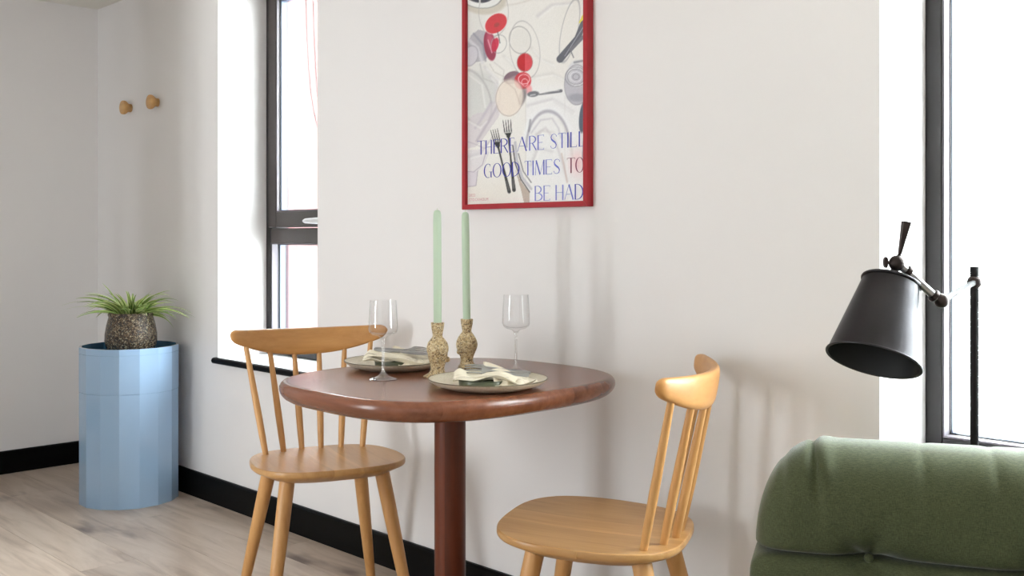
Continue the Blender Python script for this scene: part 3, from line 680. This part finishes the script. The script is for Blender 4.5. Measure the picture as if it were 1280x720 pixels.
# lettering: condensed high-contrast capitals
def stroke(mb, pts, w, y):
    N = len(pts); a = []; b = []
    for i, (x, z) in enumerate(pts):
        x0, z0 = pts[max(i-1, 0)]; x1, z1 = pts[min(i+1, N-1)]; dx, dz = x1-x0, z1-z0; q = math.hypot(dx, dz) or 1
        ww = w[i] if hasattr(w, '__len__') else w; a.append((x-dz/q*ww/2, y, z+dx/q*ww/2)); b.append((x+dz/q*ww/2, y, z-dx/q*ww/2))
    mb.add(a+b, [(i, i+1, N+i+1, N+i) for i in range(N-1)])
def arc(cx, cz, rx, rz, a0, a1, n=20): return [(cx+rx*math.cos(math.radians(a0+(a1-a0)*i/n)), cz+rz*math.sin(math.radians(a0+(a1-a0)*i/n))) for i in range(n+1)]
def thick(pts_ang, S, T): return [T+(S-T)*abs(math.cos(math.radians(a)))**1.5 for a in pts_ang]
def glyph(mb, ch, x0, W_, z0, h, y):
    S, T = .115*h, .03*h; P = lambda u, v: (x0+u*W_, z0+v*h)
    st_ = lambda u, w=S: stroke(mb, [P(u, 0), P(u, 1)], w, y); h_ = S/2/W_
    def th(a, b, w=T): stroke(mb, [P(*a), P(*b)], w, y)
    def ar(cx, cz, rx, rz, a0, a1, n=20): stroke(mb, arc(x0+cx*W_, z0+cz*h, rx*W_, rz*h, a0, a1, n), thick([a0+(a1-a0)*i/n for i in range(n+1)], S, T), y)
    if ch == 'T': st_(.5); th((0, .985), (1, .985)); th((.02, .985), (.02, .88)); th((.98, .985), (.98, .88))
    elif ch == 'H': st_(h_); st_(1-h_); th((0, .5), (1, .5))
    elif ch == 'E': st_(h_); th((0, .985), (1, .985)); th((0, .5), (.8, .5)); th((0, .015), (1, .015)); th((.98, .985), (.98, .88)); th((.98, .015), (.98, .12))
    elif ch == 'I': st_(.5)
    elif ch == 'L': st_(h_); th((0, .015), (1, .015)); th((.98, .015), (.98, .14))
    elif ch == 'R': st_(h_); ar(.3, .74, .6, .25, 90, -90); th((h_, .985), (.35, .985)); th((h_, .5), (.35, .5)); th((.45, .5), (1, 0), S*.8)
    elif ch == 'B': st_(h_); ar(.3, .75, .5, .24, 90, -90); ar(.3, .26, .62, .25, 90, -90); th((h_, .985), (.35, .985)); th((h_, .51), (.35, .51)); th((h_, .015), (.35, .015))
    elif ch == 'D': st_(h_); ar(.25, .5, .68, .485, 90, -90, 28); th((h_, .985), (.3, .985)); th((h_, .015), (.3, .015))
    elif ch == 'O': ar(.5, .5, .44, .485, 0, 360, 40)
    elif ch == 'G': ar(.5, .5, .44, .485, 55, 290, 36); stroke(mb, [P(.86, .02), P(.86, .42)], S, y); th((.65, .42), (1, .42)); th((.74, .9), (.76, .78))
    elif ch == 'A': th((0, 0), (.47, 1), T*1.3); th((.47, 1), (.93, 0), S); th((.18, .36), (.66, .36))
    elif ch == 'M': th((.05, 0), (.1, 1), T*1.4); th((.1, 1), (.5, .02), S); th((.5, .02), (.86, 1), T); stroke(mb, [P(.88, 0), P(.88, 1)], S, y)
    elif ch == 'S':
        pts = [(.88, .80), (.80, .92), (.55, .985), (.28, .93), (.15, .79), (.22, .64), (.45, .52), (.70, .41), (.84, .26), (.76, .09), (.48, .015), (.2, .07), (.1, .2)]
        stroke(mb, [P(u, v) for u, v in pts], [T*2, T, T, T*2, S*.8, S, S*1.1, S, S*.8, T*2, T, T, T*2], y)
inks = {}
def ink(c):
    if c not in inks: inks[c] = mat('ink', c, .5)
    return inks[c]
B1, B2, B3, B4, RD = (44, 48, 156), (66, 70, 172), (104, 112, 196), (128, 136, 206), (132, 58, 84)
rows = [(184.5, 18.4, [('T', 597, 606, B1), ('H', 607, 615, B1), ('E', 617, 624, B1), ('R', 626, 635, B1), ('E', 637, 643, B2), ('A', 647, 659, B2), ('R', 661.5, 670.5, B3), ('E', 672, 680, B3), ('S', 687.5, 697, B3), ('T', 698, 707.5, B3), ('I', 708.5, 711.5, B2), ('L', 713, 721, B2), ('L', 723.5, 730, B2)]),
        (213, 18.4, [('G', 605, 615.5, B1), ('O', 616, 627, B1), ('O', 628, 639, B1), ('D', 640, 649.5, B1), ('T', 656, 664, B3), ('I', 665, 668, B3), ('M', 669, 681.5, B3), ('E', 682, 690, B4), ('S', 691.5, 701, B3), ('T', 709, 719, RD), ('O', 719.5, 730, RD)]),
        (241.3, 18.6, [('B', 668.5, 678.5, B4), ('E', 679.5, 687.5, B4), ('H', 694.5, 704.5, B4), ('A', 706, 717.5, B3), ('D', 718.5, 729.5, B2)])]
for yc, hp_, items in rows:
    zc = ony(665, {184.5: 179, 213: 210, 241.3: 242}[yc]+hp_/2, YP).z; hgt = ony(665, yc-hp_/2, YP).z-ony(665, yc+hp_/2, YP).z
    for ch_, a, b, c in items:
        xa, xb = ony(a, yc, YP).x-ox, ony(b, yc, YP).x-ox
        m = MB(); glyph(m, ch_, xa, xb-xa, zc-oz, hgt, YP-.0006); m.build('letter', ink(c), po, smooth=False)
def small_text(s, px, py, hpx, c):
    cu = bpy.data.curves.new('t', 'FONT'); cu.body = s; cu.size = hpx*.0022*1.4; cu.space_character = 1.25
    t = bpy.data.objects.new('t', cu); C.objects.link(t); dg = bpy.context.evaluated_depsgraph_get(); m = bpy.data.meshes.new_from_object(t.evaluated_get(dg)); bpy.data.objects.remove(t)
    o = bpy.data.objects.new('small_print', m); C.objects.link(o); m.materials.clear(); m.materials.append(c); p = ony(px, py, YP-.0006); o.parent = po; o.rotation_euler = (PI/2, 0, 0); o.location = (p.x-ox, YP-.0006, p.z-oz)
small_text('2022', 586, 246, 4, ink((206, 140, 150))); small_text('STOCKHOLM', 586, 251.5, 4, ink((206, 140, 150)))
# ------------------------------------------------------------------ coat pegs
for i, (px, py) in enumerate(((150.5, 134), (184, 127))):
    p = ony(px, py, -.05)
    e = thing('coat_peg', ('round oak wall peg nearer the room corner', 'round oak wall peg nearer the window')[i], 'coat peg', (p.x, 0, p.z), 0, 'oak coat pegs on the wall')
    R = Matrix.Rotation(PI/2, 4, 'X')
    MB().lathe([(.019, 0), (.019, .012), (.021, .017)], 24, R).build('peg_stem', M_peg, e)
    MB().lathe([(.021, .016), (.029, .024), (.0325, .031), (.0325, .039), (.031, .042), (.029, .043)], 40, R).build('peg_head', M_peg, e)
# ------------------------------------------------------------------ blue pedestal and plant
pc = onz(164.5, 622, 0); pc.y = min(pc.y, -.222)
PR, PH = .199, .646
pe = thing('side_pedestal', 'tall faceted glossy light blue drum pedestal in the corner', 'pedestal', (pc.x, pc.y, 0))
va = math.atan2(-D-pc.y, -pc.x); N = 16
def ngon(r, z, k=N): return [(r*math.cos(va+PI/N+2*PI*j/k), r*math.sin(va+PI/N+2*PI*j/k), z) for j in range(k)]
b = MB(); b.rings([ngon(PR, 0), ngon(PR, PH-.185)], True, True); b.build('lower_drum', M_blue, pe, smooth=False)
b = MB(); b.rings([ngon(PR-.002, PH-.185), ngon(PR-.0015, PH-.1825), ngon(PR+.001, PH-.1825), ngon(PR+.001, PH-.0265), ngon(PR-.001, PH-.0262), ngon(PR-.001, PH-.0245), ngon(PR+.001, PH-.0242), ngon(PR+.001, PH)]+[ngon(PR-.009, PH)], True, False); b.build('upper_drum', M_blue, pe, smooth=False)
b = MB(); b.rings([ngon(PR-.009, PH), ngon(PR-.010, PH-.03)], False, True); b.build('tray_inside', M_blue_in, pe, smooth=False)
PT = PH-.03
pp = thing('potted_spider_plant', 'variegated spider plant in a dark speckled pot on the blue pedestal', 'plant', (pc.x+.015, pc.y, PT))
pot = MB(); pot.lathe([(.075, 0), (.088, .006), (.100, .025), (.105, .05), (.104, .08), (.098, .115), (.091, .142), (.089, .150), (.092, .156), (.092, .164), (.088, .167), (.083, .163), (.081, .15), (.081, .145)], 56, caps=(True, False)).build('pot', M_pot, pp, angle=60)
MB().lathe([(.0815, .140), (.0815, .146), (.04, .150), (.001, .152)], 40, caps=(True, False)).build('soil', M_soil, pp)
rl = random.Random(11)
def leaf(az, ln, lift, droop, w, r0):
    mb = MB(); uvs = []; n = 12; d = Vector((math.cos(az), math.sin(az), 0)); side = Vector((-d.y, d.x, 0)); tw = rl.uniform(-1.1, 1.1)
    bend = rl.uniform(-.25, .25)
    rows_ = []; p = d*r0+Vector((0, 0, .148)); el = lift
    for i in range(n+1):
        t = i/n; ww = w*(.55+.45*math.sin(PI*min(1, t*1.3+.1)))*(1-t**3)+.0004
        dd = (d*math.cos(bend*t*2)+side*math.sin(bend*t*2)); s2 = (side*math.cos(tw)+Vector((0, 0, 1))*math.sin(tw))
        rows_.append((p.copy(), s2*ww, ww)); step = ln/n
        p = p+(dd*math.cos(el)+Vector((0, 0, 1))*math.sin(el))*step; el -= droop/n
        if p.z < .0: p.z = .0
    for p, s2, ww in rows_:
        for k, u in ((-1, 0), (-.35, .3), (0, .5), (.35, .7), (1, 1)):
            mb.v.append(tuple(p+s2*k+Vector((0, 0, .25*ww*abs(k))))); uvs.append(u)
    for i in range(n):
        for k in range(4): a = i*5+k; mb.f.append((a, a+1, a+6, a+5))
    o = mb.build('leaf', M_leaf, pp, angle=180)
    ul = o.data.uv_layers.new(name='UVMap')
    for lp in o.data.loops: ul.data[lp.index].uv = (uvs[lp.vertex_index], 0)
rgt_a = ANG
for k in range(76):
    az = rl.uniform(0, 2*PI); ln = rl.uniform(.12, .19)*(1+.28*abs(math.cos(az-rgt_a))); lift = rl.uniform(.35, 1.25); droop = rl.uniform(.7, 1.7)
    if math.sin(az)*ln > .16: ln = .15
    fc = math.cos(az-rgt_a+PI/2)
    if fc > .5: lift = max(lift, .95); droop = min(droop, 1.3); ln *= .8
    leaf(az, ln, lift, droop, rl.uniform(.0065, .0105), rl.uniform(.005, .045))
for k in range(22): leaf(rl.uniform(0, 2*PI), rl.uniform(.09, .145), rl.uniform(1.0, 1.45), rl.uniform(.5, 1.5), rl.uniform(.006, .0095), rl.uniform(.0, .035))
for az, ln, lift, dr in ((rgt_a+PI, .27, .75, 1.2), (rgt_a+PI+.2, .25, .55, .9), (rgt_a+PI-.3, .22, .35, .8), (rgt_a-.2, .26, .5, 1.1), (rgt_a, .25, .45, 1.0), (rgt_a-.4, .25, .4, .9), (rgt_a+.2, .24, .6, 1.2), (rgt_a+PI+.1, .17, 1.25, .5), (rgt_a+.5, .15, 1.4, .8), (rgt_a-1.2, .13, 1.3, 1.4), (rgt_a-.8, .2, .5, .9), (rgt_a+PI+.8, .2, .5, 1.0)):
    leaf(az, ln, lift, dr, .0085, .03)
# ------------------------------------------------------------------ green armchair
AX = Vector((.951, -.309, 0)); aL = att(942, 720, 1.80)
AXw = (RGT*AX.x+FWD*AX.y).normalized(); AW = .66
AC = Vector((aL.x, aL.y, 0))+AXw*(AW/2-.003)
e = thing('green_armchair', 'sage green linen armchair with buttoned channel back below the bronze lamp', 'armchair', (AC.x, AC.y, 0), math.atan2(AXw.y, AXw.x))
def puff(cx, cy, cz, a, b, c, p, fn=None, n=36):
    mb = MB(); key = {}
    def vid(v):
        k = tuple(round(x*n) for x in v)
        if k not in key:
            q = (abs(v[0])**p+abs(v[1])**p+abs(v[2])**p)**(1/p); m = Vector((v[0]/q*a, v[1]/q*b, v[2]/q*c))
            if fn: m = fn(m)
            key[k] = len(mb.v); mb.v.append((m.x+cx, m.y+cy, m.z+cz))
        return key[k]
    for ax in range(3):
        for sg in (-1, 1):
            for i in range(n):
                for j in range(n):
                    q = []
                    for di, dj in ((0, 0), (1, 0), (1, 1), (0, 1)):
                        v = [0, 0, 0]; v[ax] = sg; v[(ax+1) % 3] = -1+2*(i+di)/n; v[(ax+2) % 3] = -1+2*(j+dj)/n; q.append(vid(v))
                    mb.f.append(tuple(q))
    return mb
# local x = along the back, local y = away from the viewer, front of the back cushion at y ~ 0
bx0 = -AW/2+.192; btns = (bx0, -bx0)
ZS = .556; ZTOP = .741
def roll_mesh():
    mb = MB(); rs = []; NXs, NT = 150, 72; a_ = AW/2; rc = .125; hgt = ZTOP-ZS
    for i in range(NXs+1):
        u = -math.cos(PI*i/NXs); u = .6*u+.4*(2*i/NXs-1); x = a_*u; d = a_-abs(x); d = max(d, .0006)
        k = 1-min(1, d/rc); zt = hgt*(1-k**2.1)**(1/2.1); zt = max(zt, .012)
        kk = 1-min(1, d/.07); bt_ = .105*(1-kk**2.4)**(1/2.4)+.002
        ring = []
        for j in range(NT):
            t = 2*PI*j/NT; c_, s2 = math.cos(t), math.sin(t); p = 2.6 if s2 > 0 else 6.
            yy = math.copysign(abs(c_)**(2/p), c_); zz = math.copysign(abs(s2)**(2/p), s2)
            zc = zt*.42; z = zc+(zt-zc if zz > 0 else zc)*zz; y = -yy*bt_
            if y < 0:
                for bx in btns:
                    dx = x-bx; r = math.hypot(dx*.8, z); y += .030*math.exp(-(r/.034)**2)+.006*math.exp(-(r/.08)**2)*math.sin(math.atan2(z, dx)*5+1.2)
                y += .0035*math.sin(x*19+1)*math.sin(z*20)
            for kx, dp, wd, sl in ((-.232, .030, .006, .14), (-.285, .022, .008, .06), (-.212, -.010, .013, .14), (-.05, .008, .010, 0), (.06, .008, .009, .05), (.21, .016, .008, -.06)):
                g = math.exp(-((x-kx-sl*(hgt-z))/wd)**2)*max(0, z/hgt)**3*max(0, min(1, (hgt*1.15-abs(hgt*.72-z)*1.4)/hgt))
                y += dp*g*(1 if y < 0 else -.3); z -= dp*g*.25
            ring.append((x, y+.105, ZS+z))
        rs.append(ring)
    return mb.rings(rs)
roll_mesh().build('back_roll', M_fab, e, angle=180)
def lowfn(m):
    if m.y < 0:
        for bx in btns:
            dx, dz = m.x-bx, m.z-.112; r = math.hypot(dx*.8, dz); m.y += .030*math.exp(-(r/.035)**2); m.y += .005*math.exp(-(r/.07)**2)*math.sin(math.atan2(dz, dx)*6)
    return m
puff(0, .104, ZS-.112, AW/2+.008, .104, .113, 9, lowfn, 60).build('back_cushion', M_fab, e, angle=180)
for bx in btns:
    b = MB(); ball(b, (bx, .034, ZS), .008); b.build('button', M_fab, e)
puff(0, -.20, .345, AW/2+.01, .36, .095, 5, None, 24).build('seat_cushion', M_fab, e, angle=180)
puff(0, -.09, .20, AW/2, .285, .085, 8, None, 16).build('seat_base', M_fab, e, angle=180)
for sx in (-1, 1):
    for yy in (-.30, .12): MB().tube([(sx*.26, yy, .14), (sx*.27, yy, 0)], [.02, .014], 14).build('leg', M_legblk, e)
# ------------------------------------------------------------------ reading lamp
LT = 1.75
lb, lt_, lj = att(1092, 453, LT), att(1114, 350, LT), att(1121, 329, LT)
J2 = att(1177, 376, LT); pole = cam2w((1218-CX)/F*2.0, 2.0)
la = thing('reading_lamp', 'dark bronze adjustable reading lamp with conical shade above the green armchair', 'lamp', (pole.x, pole.y, 0)); org = Vector((pole.x, pole.y, 0))
loc = lambda v: Vector(v)-org
up = Matrix.Rotation(math.radians(-8), 3, FWD) @ (lt_-lb).normalized(); up = up if up.dot(RGT) > (lt_-lb).normalized().dot(RGT) else Matrix.Rotation(math.radians(8), 3, FWD) @ (lt_-lb).normalized(); tilt = math.radians(19)
axis = (up*math.cos(tilt)+FWD*math.sin(tilt)).normalized()
sh_l = (lt_-lb).length/math.cos(tilt)*.97
mid = (lb+lt_)/2
base_ = mid-axis*sh_l/2
Ms = frame_to(loc(base_), loc(base_+axis))
R0, R1 = .0755, .0475
sh = MB(); sh.lathe([(R0+.0022, 0), (R0+.003, .0018), (R0+.0022, .0036), (R0, .0042), (R1, sh_l-.004), (R1+.0022, sh_l-.003), (R1+.0028, sh_l-.001), (R1+.002, sh_l+.0012), (R1-.002, sh_l+.001), (.012, sh_l-.002)], 72, Ms, caps=(False, True)).build('shade', M_lamp, la, angle=35)
si = MB(); si.lathe([(R0+.0022, 0), (R0-.0015, .001), (R1-.0015, sh_l-.005), (.001, sh_l-.006)], 72, Ms, caps=(False, False)).build('shade_lining', M_lamp_in, la, angle=35)
bq = MB(); bq.lathe([(.013, sh_l-.01), (.013, sh_l-.05), (.018, sh_l-.06), (.026, sh_l-.085), (.018, sh_l-.105), (.001, sh_l-.11)], 24, Ms).build('bulb', mat('frosted_bulb', (225, 222, 214), .3), la)
s0 = base_+axis*(sh_l-.002)
MB().tube([loc(s0), loc(s0+(lj-s0)*.5), loc(lj)], [.0085, .007, .007], 16).build('shade_stem', M_lampjoint, la)
b = MB(); ball(b, loc(lj), .0135, 20); b.build('ball_joint', M_lampjoint, la)
ws = att(1107, 328, LT); b = MB(); m_ = Matrix.Translation(loc(ws))
b.rings([[m_ @ (RGT*(.0035*math.cos(2*PI*j/16))+FWD*(k*.004)+Vector((0, 0, .0095*math.sin(2*PI*j/16)))) for j in range(16)] for k in (-1, 1)]); b.tube([loc(ws), loc(lj)], .003, 10); b.build('wing_screw', M_lampjoint, la)
h0, h1 = att(1124.5, 318, LT), att(1133, 277, LT); mh = frame_to(loc(h0), loc(h1)); hl = (h1-h0).length
b = MB(); b.rings([[mh @ Vector((cx_*r, cy_*r, z)) for cx_, cy_ in ((1, 1), (-1, 1), (-1, -1), (1, -1))] for r, z in ((.0022, 0), (.0028, .002), (.0066, hl-.001), (.0062, hl))]); b.build('switch_handle', M_lampjoint, la, smooth=False, bevel=.0008, seg=1)
MB().tube([loc(lj), loc(h0)], [.005, .003], 12).build('handle_neck', M_lampjoint, la)
a0, a1 = att(1130, 336, LT), att(1171, 373, LT)
MB().tube([loc(lj), loc(a0), loc(a1), loc(J2)],   .0068, 18).build('arm', M_steel, la)
for t0, t1 in ((.05, .17), (.86, .97)):
    MB().tube([loc(a0.lerp(a1, t0)), loc(a0.lerp(a1, t0+.015)), loc(a0.lerp(a1, t1-.015)), loc(a0.lerp(a1, t1))], [.0092, .0108, .0108, .0092], 18).build('arm_collar', M_lampjoint, la)
b = MB(); ball(b, loc(J2), .0125, 20); b.build('elbow_joint', M_lampjoint, la)
ptop = Vector((pole.x, pole.y, J2.z+.02))
MB().tube([loc(J2), loc(ptop)], .0055, 16).build('upper_arm', M_rod, la)
MB().tube([(0, 0, .02), (0, 0, ptop.z+.03)], .008, 18).build('pole', M_rod, la)
b = MB(); ball(b, (0, 0, ptop.z), .014, 20); b.build('pole_joint', M_lampjoint, la)
MB().lathe([(.09, 0), (.095, .004), (.095, .012), (.085, .02), (.02, .026), (.01, .03)], 48).build('base', M_lamp, la)
